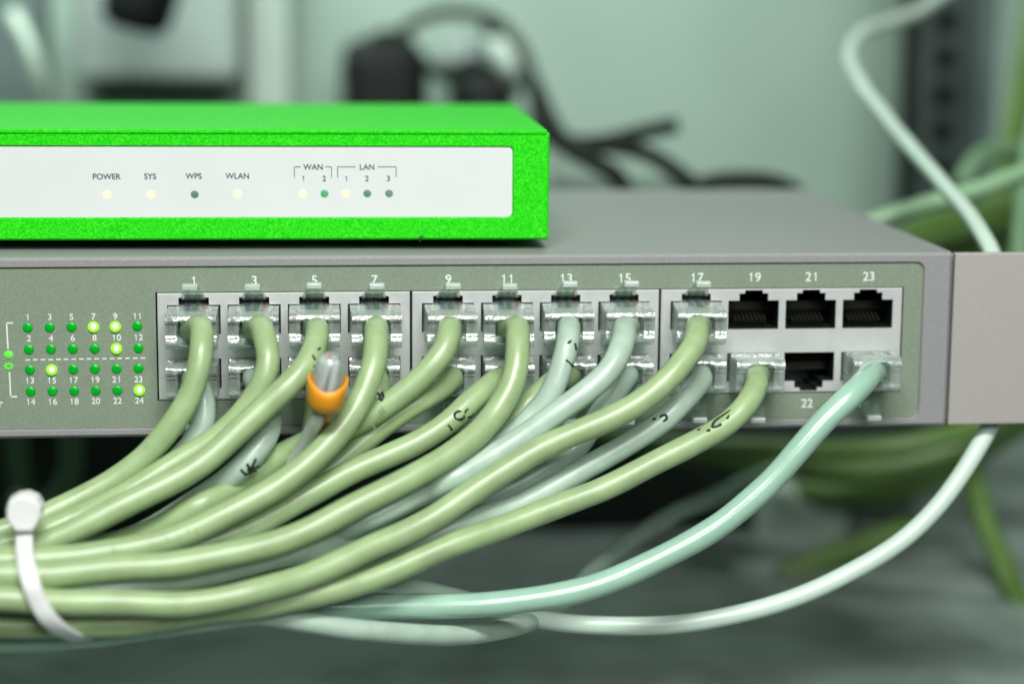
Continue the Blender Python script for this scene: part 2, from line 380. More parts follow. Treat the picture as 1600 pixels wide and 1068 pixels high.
# ------------------------------------------------------------------ the green router on top
RX, RY, RYAW, RZB, RZT, RD, RW = 84.12, 9.11, -0.026, 11.035, 37.19, 104.9, 215.0
RB = Matrix(((math.cos(RYAW), -math.sin(RYAW), 0, RX), (math.sin(RYAW), math.cos(RYAW), 0, RY), (0, 0, 1, 0), (0, 0, 0, 1)))
RBi = RB.inverted()
def rpt(px, py):                            # photo point on the router's front face, in the router's own axes
    n = np.array(RB.to_3x3() @ Vector((0, -1, 0))); p0 = np.array([RX, RY, 0]); d = ray(px, py)
    P = CP+d*(((p0-CP)@n)/(d@n)); L = RBi @ Vector(P); return L.x, L.z
def rbuild(mb, name, m, parent, smooth=False, **p):
    mb.V = [tuple(RB @ Vector(v)) for v in mb.V]; return mb.build(name, m, parent, smooth, **p)
ro = thing('router', 'bright green box router with white front panel, on top of the grey switch', 'router', (RX-RW/2, RY+RD/2, ZT))
px0, pz1 = rpt(801.5, 229.6); _, pz0 = rpt(801, 340.0)
hol = lambda e: rrect(-RW+12-e, px0+e, pz0-e, pz1+e, 1.2, 4)
body = MB()
outf = rrect(-RW+.45, -.45, RZB+.45, RZT-1.0, .4, 3); outb = rrect(-RW, 0, RZB, RZT-.55, .5, 3)
# small notch in the lower edge
nx, _ = rpt(657, 372)
body.add(*plate([outf, hol(.25)], [outb, hol(0)], 0, .5, 1.6))
body.box((-RW, 1.6, RZB), (0, RD, RZB+1)).box((-RW, 1.6, RZB+1), (-RW+1, RD, RZT-1)).box((-1, 1.6, RZB+1), (0, RD, RZT-1)).box((-RW+1, RD-1, RZB+1), (-1, RD, RZT-1))
rbuild(body, 'casing', M_router, ro)
rbuild(MB().box((-RW+.5, -.35, RZT-1.0), (-.6, RD+.3, RZT), .28, 2), 'top_cover', M_router, ro)
fp = rbuild(MB().add(*plate([hol(-.12)], [hol(-.05)], .45, .5, 1.8)), 'front_panel', M_rpanel, ro)
tx = MB()
def rtext(txt, px, py, cap):
    x, z = rpt(px, py); tx.add(*text_mesh(txt, cap, Matrix.Translation((x, .455, z)) @ FACE))
for t, px, py in (('POWER', 166, 276), ('SYS', 234.3, 275.7), ('WPS', 302.6, 275.2), ('WLAN', 371, 275)): rtext(t, px, py, 1.32)
rtext('WAN', 489.5, 261, 1.32); rtext('LAN', 573.5, 261, 1.32)
for t, px in (('1', 474), ('2', 506.5), ('1', 541), ('2', 573.3), ('3', 607)): rtext(t, px, 279, 1.28)
def rline(p, q, wd=.16):
    (x0, z0), (x1, z1) = rpt(*p), rpt(*q)
    if abs(x1-x0) > abs(z1-z0): tx.box((min(x0, x1), .39, z0-wd/2), (max(x0, x1), .46, z0+wd/2))
    else: tx.box((x0-wd/2, .392, min(z0, z1)), (x0+wd/2, .462, max(z0, z1)))
for p, q in (((460, 278), (460, 261)), ((460, 261), (469.5, 261)), ((508, 261), (518, 261)), ((518, 261), (518, 278)), ((527.5, 278), (527.5, 261)), ((527.5, 261), (555.5, 261)), ((590, 261), (619, 261)), ((619, 261), (619, 277))): rline(p, q)
rbuild(tx, 'printed_legend', M_dark, fp)
for px, py, m, lb in ((167, 304, M_rled, 'lit white'), (235.5, 304, M_rled, 'lit white'), (304, 304, M_rledt, None), (371.3, 303.3, M_rled, 'lit white'), (473, 303, M_rled, 'lit white'),
                      (507, 302.8, M_rledg, None), (540.5, 302.8, M_rled, 'lit white'), (574, 302.6, M_rledt, None), (608, 302.5, M_rleds, None)):
    x, z = rpt(px, py); mb = MB().add(*dome((x, .47, z), (0, -1, 0), 1.12 if lb else .98, .12, 20, 3))
    o = rbuild(mb, 'indicator_light', m, ro, True)
    if lb: o['label'] = 'lit pale yellow indicator light'
rbuild(MB().box((nx-.3, -.12, RZB-.5), (nx+.15, .9, RZB+.95), .1).box((nx+.15, -.1, RZB+.55), (nx+.75, .9, RZB+.9), .1), 'notch_mark', M_rubber, ro)  # dark pieces added in place of a cut notch
for fx in (-14, -RW+14):
    for fy in (12, RD-12):
        fo = MB(); a = np.linspace(0, 1, 2); fo.tube([RB @ Vector((fx, fy, ZT+.02)), RB @ Vector((fx, fy, RZB+.1))], [5, 4.6], 20); fo.build('foot', M_rubber, ro)

# ------------------------------------------------------------------ plug: one mesh, reused
def boolean(a, bs):
    oa = bpy.data.objects.new('a', a); COL.objects.link(oa); tmp = []
    for b in bs:
        ob = bpy.data.objects.new('b', b); COL.objects.link(ob); tmp.append(ob)
        md = oa.modifiers.new('x', 'BOOLEAN'); md.operation = 'DIFFERENCE'; md.object = ob; md.solver = 'EXACT'
    bpy.context.view_layer.update()
    me = bpy.data.meshes.new_from_object(oa.evaluated_get(bpy.context.evaluated_depsgraph_get()))
    for o in tmp+[oa]: bpy.data.objects.remove(o)
    return me
def mesh_of(mb):
    me = bpy.data.meshes.new('m'); me.from_pydata([tuple(np.array(v)*S) for v in mb.V], [], mb.F)
    bm = bmesh.new(); bm.from_mesh(me); bmesh.ops.recalc_face_normals(bm, faces=bm.faces); bm.to_mesh(me); bm.free(); return me
def profile_solid(poly, x0, x1, bev=.25):   # side profile (y,z) extruded along x
    n = len(poly); V = [(x0, y, z) for y, z in poly]+[(x1, y, z) for y, z in poly]
    me = bpy.data.meshes.new('m'); me.from_pydata(V, [], [list(range(n))[::-1], list(range(n, 2*n))]+[[i, (i+1) % n, n+(i+1) % n, n+i] for i in range(n)])
    bm = bmesh.new(); bm.from_mesh(me); bmesh.ops.recalc_face_normals(bm, faces=bm.faces)
    bmesh.ops.bevel(bm, geom=bm.edges[:], offset=bev, segments=2, profile=.6, affect='EDGES')
    bm.verts.index_update(); mb = MB().add([v.co[:] for v in bm.verts], [[v.index for v in f.verts] for f in bm.faces]); bm.free(); return mb
# local axes: latch side is +z, cable leaves towards -y, panel face at y = 0
def fan(y, z, es, ln, sgn):                 # narrow rear edge facets, shaped to catch the key lamp as bright bars
    out = [(y, z)]
    for e in es: e = math.radians(e); y += ln*math.sin(e); z += sgn*ln*math.cos(e); out.append((y, z))
    return out
prof = fan(-10.4, -2.3, range(14, 46, 5), .28, -1)[::-1]+fan(-10.4, -2.2, range(25, 50, 5), .24, 1)+[(-10.1, -1.1), (-9.75, -.6), (-9.75, 2.5), (-10.3, 2.6), (-10.3, 3.1), (-9.8, 3.9), (-1.2, 3.9), (.2, 3.2), (9.5, 3.2), (9.5, -2.6), (.6, -2.6), (-1.0, -3.9), (-3.2, -4.0), (-3.6, -3.2), (-5.6, -3.2), (-6.6, -4.0)]
plug_me = boolean(mesh_of(profile_solid(prof, -5.8, 5.8, .05)), [mesh_of(MB().box((-3.25, -14, -3.1), (3.25, -1.0, 3.2), 1.2)), mesh_of(MB().box((-4.3, -3, -1.6), (4.3, 5.5, 2.0), .4))])
plug_me.name = 'plug'; plug_me.materials.append(M_clear)
lp = [(8.5, 3.0), (9.2, 3.3), (2.0, 5.5), (-3.0, 8.2), (-8.0, 11.2), (-8.0, 10.4), (-3.2, 7.5), (1.5, 4.8), (7.8, 2.9)]
lm = MB()
hw_at = lambda y: 2.9 if y > 0 else (2.9 if y > -1 else 1.75)
lv = profile_solid(lp, -1, 1, .08)
lv.V = [(x*(3.0 if y > -.5 else (1.75 if y < -4.5 else 3.0+(-.5-y)/4*(-1.25))), y, z-.35) for x, y, z in lv.V]
tip_me = mesh_of(MB().box((-1.75, -9.8, 10.15), (1.75, -8.02, 11.35), .25)); tip_me.name = 'latch_tip_glint'; tip_me.materials.append(M_tip_glint)
latch_me = mesh_of(lv); latch_me.name = 'latch'; latch_me.materials.append(M_latch)
bar_me = mesh_of(MB().box((-4.4, -8.6, -2.95), (4.4, -7.4, -1.7), .3).box((-4.4, -5.2, -2.95), (4.4, -4.2, -2.0), .3)); bar_me.name = 'strain_bar'; bar_me.materials.append(M_clear)
wire_cols = ['white', 'white', 'blue', 'white', 'green', 'white', 'brown', 'white']
wire_mes = []
for q in range(8):
    x = -3.5+q*1.0
    P = catmull([(x*.45, -6.5, .6), (x*.9, -3.0, 2.2), (x, 0, 2.6), (x, 8.5, 1.6)], .8)
    m_ = MB().tube(P, .52, 8); me = mesh_of(m_); me.name = 'wire'; me.polygons.foreach_set('use_smooth', [True]*len(me.polygons)); me.materials.append(M_wires[wire_cols[q]]); wire_mes.append(me)

# ------------------------------------------------------------------ patch cables: way points are (photo x, photo y, metres-in-mm in front of the panel)
R = 2.72
CB = {
 1: ('green', 2.70, [(311,509,-13),(316,525,-20),(313,560,-25),(303,602,-27),(280,648,-29),(235,703,-31),(180,746,-33),(120,783,-36),(60,811,-40),(0,832,-44),(-80,850,-46),(-170,858,-46)]),
 2: ('pale', 2.7, [(305,592,-12),(318,630,-17),(316,665,-19),(290,706,-21),(240,748,-24),(180,789,-28),(110,822,-34),(50,846,-38),(-20,862,-42),(-170,876,-42)]),
 3: ('green', 2.70, [(406,510,-13),(414,530,-20),(419,561,-25),(413,590,-27),(394,625,-28),(362,662,-29),(325,694,-30),(285,719,-31),(240,745,-33),(190,773,-36),(120,807,-42),(60,834,-46),(0,853,-48),(-170,872,-50)]),
 4: ('pale', 2.7, [(398,592,-12),(422,640,-19),(420,672,-25),(394,712,-30),(347,755,-33),(290,793,-35),(220,830,-33),(140,858,-40),(60,876,-44),(-40,888,-46),(-170,894,-46)]),
 5: ('green', 2.80, [(496,515,-13),(495,527,-20),(490,547,-25),(477,572,-29),(450,603,-33),(415,634,-35),(375,671,-38),(330,712,-42),(290,738,-45),(247,763,-48),(190,793,-51),(130,822,-54),(70,848,-56),(0,868,-57),(-170,885,-57)]),
 6: ('green', 2.7, [(495,592,-12),(494,640,-15),(484,690,-17),(450,735,-18),(390,780,-21),(310,820,-26),(210,845,-33),(120,872,-38),(40,890,-41),(-60,900,-42),(-170,905,-42)]),
 7: ('green', 2.85, [(588,512,-13),(588,527,-20),(586,559,-26),(576,594,-30),(561,629,-33),(538,664,-37),(505,702,-41),(465,737,-45),(415,772,-49),(355,804,-53),(290,831,-56),(220,852,-59),(140,867,-61),(60,874,-62),(0,878,-62),(-170,888,-62)]),
 8: ('green', 2.7, [(590,592,-12),(588,628,-15),(560,668,-18),(510,710,-20),(450,755,-24),(380,795,-28),(300,832,-34),(200,868,-38),(100,890,-42),(0,905,-44),(-170,915,-44)]),
 9: ('green', 2.75, [(702,512,-13),(701,525,-19),(694,546,-22),(679,567,-24),(653,594,-25),(620,622,-26),(585,646,-27),(540,668,-27),(490,686,-26),(440,708,-25),(390,742,-28),(320,787,-38),(240,830,-42),(150,860,-46),(60,880,-50),(0,888,-50),(-170,900,-50)]),
 10: ('green', 2.7, [(706,590,-12),(690,606,-16),(668,620,-19),(633,641,-21),(595,668,-22),(555,700,-24),(510,736,-27),(450,776,-32),(380,815,-38),(290,850,-42),(200,876,-46),(100,893,-50),(0,902,-51),(-170,910,-52)]),
 11: ('green', 2.85, [(808,512,-13),(809,528,-20),(808,562,-25),(802,594,-28),(788,624,-31),(768,652,-34),(740,682,-39),(700,713,-44),(640,749,-50),(570,786,-54),(490,822,-56),(400,853,-60),(300,877,-64),(200,890,-66),(100,895,-67),(0,895,-67),(-170,895,-67)]),
 12: ('green', 2.75, [(784,590,-12),(767,601,-17),(735,628,-22),(700,660,-26),(650,692,-29),(600,716,-31),(540,743,-34),(480,776,-38),(410,810,-43),(320,846,-48),(220,875,-52),(120,895,-55),(0,908,-56),(-170,915,-56)]),
 13: ('pale', 2.70, [(889,512,-13),(888,527,-20),(885,545,-23),(878,570,-25),(866,604,-27),(848,635,-28),(823,662,-29),(795,686,-30),(750,716,-33),(700,745,-36),(640,776,-40),(560,815,-45),(470,852,-49),(370,885,-53),(270,905,-56),(150,918,-58),(0,922,-58),(-170,925,-58)]),
 14: ('green', 2.7, [(872,590,-12),(850,608,-15),(825,630,-18),(803,656,-20),(770,690,-23),(720,728,-26),(650,770,-31),(570,810,-37),(480,850,-43),(380,885,-47),(280,908,-50),(150,925,-52),(0,930,-53),(-170,935,-53)]),
 15: ('pale', 2.75, [(976,512,-13),(975,525,-20),(970,543,-25),(959,568,-29),(937,594,-31),(902,622,-33),(860,650,-34),(815,682,-34),(765,714,-34),(710,746,-36),(650,779,-39),(590,809,-43),(500,846,-49),(400,876,-57),(300,900,-60),(200,915,-62),(100,922,-62),(0,924,-62),(-170,925,-62)]),
 16: ('pale', 2.7, [(976,590,-12),(956,620,-15),(940,642,-17),(920,672,-19),(895,706,-22),(850,732,-26),(795,762,-29),(735,792,-33),(650,832,-38),(550,870,-43),(450,903,-47),(350,925,-50),(200,945,-54),(0,955,-56),(-170,955,-56)]),
 17: ('green', 2.80, [(1089,510,-13),(1089,522,-20),(1083,542,-25),(1063,570,-29),(1035,600,-32),(1000,627,-34),(950,655,-36),(893,682,-38),(842,705,-40),(790,735,-43),(735,769,-46),(680,802,-50),(610,842,-55),(540,877,-60),(470,904,-64),(390,925,-68),(300,939,-70),(200,944,-72),(100,941,-72),(0,935,-72),(-170,930,-72)]),
 18: ('pale', 2.72, [(1095,594,-12),(1071,622,-19),(1038,655,-23),(980,694,-26),(900,742,-30),(850,768,-33),(800,790,-36),(750,806,-39),(690,828,-43),(610,862,-48),(520,898,-53),(420,926,-58),(320,946,-61),(200,958,-62),(0,962,-62),(-170,962,-62)]),
 20: ('green', 2.75, [(1181,590,-12),(1182,602,-18),(1166,632,-24),(1138,660,-27),(1092,688,-30),(1030,720,-33),(960,752,-36),(880,786,-39),(800,818,-43),(720,850,-48),(650,876,-52),(580,900,-56),(500,925,-60),(400,948,-63),(300,962,-65),(200,970,-66),(100,975,-66),(0,977,-66),(-170,978,-66)]),
 24: ('teal', 2.90, [(1361,582,-12),(1350,597,-19),(1332,615,-23),(1290,655,-26),(1250,700,-28),(1198,757,-30),(1130,816,-32),(1050,863,-34),(960,903,-36),(870,929,-38),(780,943,-40),(690,947,-42),(600,947,-45),(500,948,-49),(400,956,-53),(280,972,-57),(150,987,-60),(0,996,-61),(-170,1000,-61)]),
}
def near_panel(y): return y if y > -18 else -18+(y+18)*.72
paths = {}; rad = {}; px_of = {}
tilt = {}
for n, (c, r, pts) in CB.items():
    i = (n-1)//2; topr = n % 2 == 1; cx = port_x[i]; cz = (-6.25-.2) if topr else (-19.0+.1)
    tl = math.radians(random.uniform(7, 10) if topr else random.uniform(1, 4)); yw = math.radians(random.uniform(-2.5, 2.5))
    tilt[n] = (cx, cz, tl, yw, topr)
    Mx = Matrix.Translation((cx, 0, cz)) @ Matrix.Rotation(yw, 4, 'Z') @ Matrix.Rotation(tl, 4, 'X') @ (Matrix.Identity(4) if topr else Matrix.Rotation(math.pi, 4, 'Y'))
    a = [np.array(Mx @ Vector((0, -2.5, 0))), np.array(Mx @ Vector((0, -7.5, 0)))]
    P = catmull(a+[at(p[0], p[1], near_panel(p[2])) for p in pts], 2.2); paths[n] = P; rad[n] = r; px_of[n] = Mx
# loose cables that join the bundle
LOOSE = {
 'W': ('wcab', 2.25, [(1560,-40,330),(1500,-25,300),(1430,20,270),(1355,48,235),(1328,84,205),(1345,130,175),(1398,200,135),(1450,262,98),(1500,318,66),(1533,365,42),(1553,405,28),(1566,470,17),(1569,560,12),(1556,640,9),(1526,702,4),(1470,785,-2),(1400,850,-6),(1300,908,-9),(1200,947,-10),(1100,968,-10),(1000,977,-8),(900,975,-5),(830,964,-9),(765,947,-14),(700,929,-26),(640,915,-32),(585,909,-36),(520,920,-38),(450,938,-36),(350,956,-44),(200,978,-50),(0,990,-54),(-170,990,-54)]),
 'A': ('pale', 2.35, [(1260,715,190),(1180,745,150),(1125,772,120),(1060,800,90),(983,845,60),(930,890,34),(888,930,14),(845,962,-4),(790,983,-22),(720,991,-38),(640,989,-50),(550,981,-58),(470,970,-62),(400,961,-64),(300,972,-62),(150,994,-50),(0,1004,-54),(-170,1006,-54)]),
}
for k, (c, r, pts) in LOOSE.items(): paths[k] = catmull([at(p[0], p[1], near_panel(p[2])) for p in pts], 2.6); rad[k] = r
for q_, k in enumerate(paths):              # cables are never quite smooth curves
    t = np.arange(len(paths[k])); env = np.clip((t-12)/12, 0, 1)[:, None]*(.4 if k in ('W', 'A', 24) else 1)
    paths[k] = paths[k]+env*np.c_[.25*np.sin(t*.31+q_), .3*np.sin(t*.23+2.1*q_), .38*np.sin(t*.27+1.3*q_)+.2*np.sin(t*.55+q_)]
# let the cables rest beside each other: where two would cut through one another, push them apart along the line of sight
keys = list(paths); idx = np.concatenate([[i]*len(paths[k]) for i, k in enumerate(keys)])
X = np.vstack([paths[k] for k in keys]); RR = np.concatenate([[rad[k]]*len(paths[k]) for k in keys])
pin = np.concatenate([np.clip((np.arange(len(paths[k]))-5)/6.0, 0, 1) if isinstance(k, int) else np.ones(len(paths[k])) for k in keys])
D = X-CP; DEPTH0 = np.linalg.norm(D, axis=1); D = D/DEPTH0[:, None]; dep = DEPTH0.copy()
A = np.array([np.pad([0], 0)])
for it in range(70):
    X = CP+D*dep[:, None]; push = np.zeros(len(X)); cnt = np.zeros(len(X))
    for s in range(0, len(X), 400):
        d = np.linalg.norm(X[s:s+400, None]-X[None], axis=2); need = (RR[s:s+400, None]+RR[None])*1.0
        hit = (d < need) & (idx[s:s+400, None] != idx[None])
        ii, jj = np.nonzero(hit)
        if len(ii) == 0: continue
        sg = np.sign(dep[s+ii]-dep[jj]+1e-6*(idx[jj]-idx[s+ii])*-1)
        np.add.at(push, s+ii, sg*(need[ii, jj]-d[ii, jj])*.5); np.add.at(cnt, s+ii, 1)
    mv = np.where(cnt > 0, push/np.maximum(cnt, 1), 0)*pin
    o = 0
    for k in keys:                          # spread each push smoothly along its cable
        L = len(paths[k]); seg = mv[o:o+L]; ker = np.hanning(9); ker /= ker.sum()
        sm = np.convolve(np.pad(seg, 4, mode='edge'), ker, 'valid'); dep[o:o+L] += sm*1.4*pin[o:o+L]
        tot = dep[o:o+L]-DEPTH0[o:o+L]; tot2 = np.convolve(np.pad(tot, 4, mode='edge'), ker, 'valid')
        dep[o:o+L] = DEPTH0[o:o+L]+(tot*.6+tot2*.4)*np.where(pin[o:o+L] > 0, 1, 0); o += L
X = CP+D*dep[:, None]; o = 0
for k in keys: paths[k] = X[o:o+len(paths[k])]; o += len(paths[k])

def on_cable(n, px, py, lift=.05):          # point of a cable's surface seen at that place of the photo
    P = paths[n]; d = ray(px, py); t = (P-CP)@d; q = np.linalg.norm(P-CP-t[:, None]*d, axis=1); i = int(np.argmin(q)); r = rad[n]+lift
    return CP+d*(t[i]-math.sqrt(max(r*r-q[i]**2, .01)))
MARKS = {
 5: [[(480,561),(485,566),(491,573)], [(488,557),(492,550),(497,546),(504,541)], [(489,557),(492,562)]],
 9: [[(590,614),(594,618),(592,624)], [(597,613),(599,620),(595,626)]],
 12: [[(720,655),(712,654),(710,647),(716,642),(723,645),(725,651),(720,655)], [(725,650),(728,641),(735,638),(740,643),(736,650),(729,651),(725,650)], [(700,663),(706,671)]],
 11: [[(797,581),(802,583)]],
 13: [[(885,539),(890,534),(894,531)], [(898,536),(900,546)], [(884,562),(889,566),(895,572)]],
 18: [[(1020,655),(1025,654)], [(1030,657),(1032,651),(1040,648),(1042,653),(1036,658),(1030,657)], [(1014,662),(1017,662)]],
 20: [[(1112,667),(1117,658),(1128,650),(1142,641)], [(1112,667),(1120,666),(1127,662)], [(1136,654),(1142,645)], [(1090,672),(1096,670)], [(1104,673),(1110,671)]],
 4: [[(376,733),(384,740),(392,738)], [(386,724),(392,734),(400,736)], [(400,716),(394,728),(390,737)], [(405,727),(396,731),(386,733)]],
}
FAINT = [[(150+i*14+random.uniform(-3, 3), 861-i*2.6-(i*.35)**2*.5+random.uniform(-9, 6)) for i in range(13)], [(596, 634), (592, 640), (600, 640), (590, 650), (583, 662), (570, 640)]]
DOTS = {7: [(574,519),(592,511),(580,524),(593,531),(580,538),(592,548),(573,547),(578,512),(597,522)]}
CMAT = dict(green=M_green, pale=M_pale, teal=M_teal, wcab=M_wcab)
COLOR = dict(green='yellow green', pale='pale whitish green', teal='glossy teal green')
NOTE = {1: 'leftmost of the upper row', 3: 'bending behind its right neighbour', 5: 'with a pen mark beside the orange collar', 7: 'with faint dotted print below its plug',
        9: 'just right of the first port divider', 11: 'hanging straight first', 13: 'upper row, with three short pen strokes', 15: 'upper row, without any pen mark', 17: 'last of the upper row, with long highlight',
        2: 'leftmost of the lower row', 4: 'with a black scribble', 6: 'hidden behind the orange collar', 8: 'mostly hidden by the cables above', 10: 'in dark shade',
        12: 'with pen loops like a sideways 8', 14: 'behind two pale cables', 16: 'lower row, half hidden', 18: 'with a small black pen loop', 20: 'with pen brackets, left of empty port 22', 24: 'rightmost of all'}
for n, (c, r, pts) in CB.items():
    cx, cz, tl, yw, topr = tilt[n]
    where = f'plugged into port {n}' if topr or n in (20, 24) else f'plugged in below port {n-1}'
    root = thing('patch_cable', f'{COLOR[c]} patch cable {where}, {NOTE[n]}', 'network cable', (cx, 0, cz), 'patch cables plugged into the switch')
    P = paths[n]; s_ = np.arange(len(P)); rr_ = r*(1+.012*np.sin(s_*.9+n)+.012*np.sin(s_*.37+2*n))
    V, Fc = sweep(P, rr_, 20); jk = obj('cable_jacket', V, Fc, CMAT[c], root, True)
    if n in MARKS:
        mk = MB()
        for st in MARKS[n]:
            Q = [on_cable(n, *p) for p in st]
            if len(Q) > 2: Q = catmull(Q, .4)
            mk.tube(Q, .33, 6)
        mk.build('marker_writing', M_marker, jk, True)
    if n in DOTS:
        mk = MB()
        for p in DOTS[n]:
            q = on_cable(n, *p, .0); d = CP-q; mk.add(*dome(q, d, .32, .12, 8, 2))
        for p in FAINT[0]+FAINT[1]: mk.tube([on_cable(n, *p, .0), on_cable(n, p[0]+3, p[1]+9, .0)], .16, 5)
        mk.build('faint_print', M_print, jk)
    pl = link('plug', plug_me, None, root)
    pl.rotation_euler = (px_of[n].to_3x3()).to_euler()
    lt = link('latch', latch_me, None, pl); link('latch_tip_glint', tip_me, None, pl); link('strain_bar', bar_me, None, pl)
    for me in wire_mes: link('wire', me, None, pl)
def loose(name, k, lab):
    c, r, pts = LOOSE[k]; P = paths[k]
    V, Fc = sweep(P, r, 18); o = obj(name, V, Fc, CMAT[c], None, True); o['label'] = lab; o['category'] = 'cable'; return o
loose('network_cable', 'W', 'long white cable curving down behind the rack ear and sweeping under the switch')
loose('network_cable', 'A', 'thin pale cable sagging lowest below the bundle and fading into the dark')

# ------------------------------------------------------------------ zip tie round the bundle
zt = thing('zip_tie', 'white nylon zip tie round the cable bundle at the left edge', 'zip tie', at(40, 905, -45))
allP = np.vstack([paths[k] for k in paths]); allr = np.concatenate([[rad[k]]*len(paths[k]) for k in paths])
pxs = np.array([project(p) for p in allP])
near = (pxs[:, 0] > -20) & (pxs[:, 0] < 170)
def front_y(px, py):
    s = near & (np.abs(pxs[:, 0]-px) < 24) & (np.abs(pxs[:, 1]-py) < 30)
    return (allP[s, 1]-allr[s]).min() if s.any() else -48
zp = [(38,806),(38,830),(38,858),(42,885),(49,912),(59,938),(73,962),(93,982),(115,994),(132,997),(146,993)]
zy = np.array([front_y(*p) for p in zp])-0.9
for _ in range(3): zy[1:-1] = np.minimum(zy[1:-1], (zy[:-2]+zy[2:])/2)
zy[-3:] += np.array([3, 9, 16]); zy[0] = zy[1]-.3
fr = [at(px, py, y) for (px, py), y in zip(zp, zy)]
yb = float((allP[near, 1]+allr[near]).max())+2
bk = [at(150, 975, yb-6), at(140, 940, yb), at(110, 880, yb), at(70, 820, yb-2), at(45, 795, yb-14), at(40, 785, zy[0]+9)]
loop = catmull(fr+bk+[at(39, 800, zy[0]+2.5)], 1.2)
W = np.array([[1, .1, .12]]*len(loop)); V, Fc = ribbon(loop, W, 3.6, 1.0); obj('strap', V, Fc, M_tie, zt, True)
hp = [(8,792),(13,779),(27,771),(44,769),(60,776),(68,788),(68,806),(61,821),(54,830),(24,830),(13,818),(8,806)]
hy = zy[0]-1.2; H = [at(px, py, hy) for px, py in hp]; cH = np.mean(H, axis=0)
def hring(s, y):
    s *= .93
    return [(cH[0]+(h[0]-cH[0])*s, y, cH[2]+(h[2]-cH[2])*s) for h in H]
rings = [hring(.84, hy-1.9), hring(.95, hy-1.4), hring(1, hy-.6), hring(1, hy+3.6), hring(.9, hy+4.4)]
V = [v for q in rings for v in q]; n = len(H)
Fc = [[i*n+j, i*n+(j+1) % n, (i+1)*n+(j+1) % n, (i+1)*n+j] for i in range(4) for j in range(n)]+[list(range(n)), [4*n+j for j in range(n)]]
obj('head', V, Fc, M_tie, zt)

# ------------------------------------------------------------------ loose splice with the orange collar
lo = thing('wire_splice', 'loose wire splice with clear cap and orange collar in front of the ports', 'connector', at(508, 630, -38))
ax0, ax1 = at(506, 650, -37), at(517, 553, -40); axd = (ax1-ax0)/np.linalg.norm(ax1-ax0); LEN = np.linalg.norm(ax1-ax0)
def lathe(prof, dip=0.0, n=28):
    a = np.cross(axd, [0, 1.0, 0]); a /= np.linalg.norm(a); b = np.cross(axd, a); V = []
    for r, t in prof:
        for j in range(n): q = 2*math.pi*j/n; tt = t+(dip*abs(math.cos(q))**2 if t >= .36 else 0); V.append(ax0+axd*(tt*LEN)+(a*math.cos(q)+b*math.sin(q))*r)
    k = len(prof); Fc = [[i*n+j, i*n+(j+1) % n, (i+1)*n+(j+1) % n, (i+1)*n+j] for i in range(k-1) for j in range(n)]
    return V, Fc
V, Fc = lathe([(.01, .10), (2.4, .10), (3.4, .15), (4.25, .25), (4.4, .37), (4.45, .50), (4.1, .50), (3.95, .40), (3.6, .32), (.01, .30)], .15); obj('collar', V, Fc, M_orange, lo, True)
V, Fc = lathe([(.01, .31), (3.4, .34), (3.5, .6), (3.2, .8), (2.5, .93), (1.3, 1.0), (.01, 1.02)]); obj('cap', V, Fc, M_cap, lo, True)
for k_, (cc, an) in enumerate((('white', 0), ('white', 1.3), ('teal', 2.4), ('white', 3.0), ('brown', 3.4), ('white', 4.4), ('white', 5.2))):
    a = np.cross(axd, [0, 1.0, 0]); a /= np.linalg.norm(a); b = np.cross(axd, a); rr_ = 2.0
    P = [ax0+axd*LEN*t+(a*math.cos(an+t*1.5)+b*math.sin(an+t*1.5))*rr_*(1-.3*t) for t in np.linspace(.3, .92, 10)]
    MB().tube(P, .8, 8).build('wire', M_wires[cc], lo, True)
MB().tube(catmull([at(508, 640, -37.5), at(505, 652, -36), at(497, 668, -30), at(484, 690, -25)], 1), .9, 10).build('wire', M_wires['tan'], lo, True)
MB().tube(catmull([at(512, 640, -38), at(513, 652, -36), at(508, 668, -30), at(496, 688, -25)], 1), .5, 10).build('wire', M_wires['orange'], lo, True)
MB().tube(catmull([at(500, 640, -36.5), at(495, 655, -35), at(487, 672, -32), at(474, 700, -28), at(452, 735, -22)], 1), 1.7, 14).build('cable_jacket', M_wires['white'], lo, True)

# ------------------------------------------------------------------ what stands blurred behind
case = thing('dark_backdrop', 'dark box added as a shade backdrop behind and below the grey switch', 'backdrop', (0, 350, -125))
MB().box((-420, 250, -125), (at(1428, 800, 250)[0], 500, -22), 2).build('backdrop_body', M_backdrop, case)  # added dark box, covers the lit wall where the shade should be deep
def one(name, lab, cat, mb, m, smooth=False, group=None):
    o = mb.build(name, m, None, smooth); o['label'] = lab; o['category'] = cat
    if group: o['group'] = group
    return o
def wires(pts, r, step=4): return MB().tube(catmull([at(*p) for p in pts], step), r, 12)
def pbox(x0, y0, x1, y1, ya, yb, bev):      # box whose front face spans those photo points at depth ya
    a = at(x0, y1, ya); b = at(x1, y0, ya); return MB().box((a[0], ya, a[2]), (b[0], yb, b[2]), bev, 3)
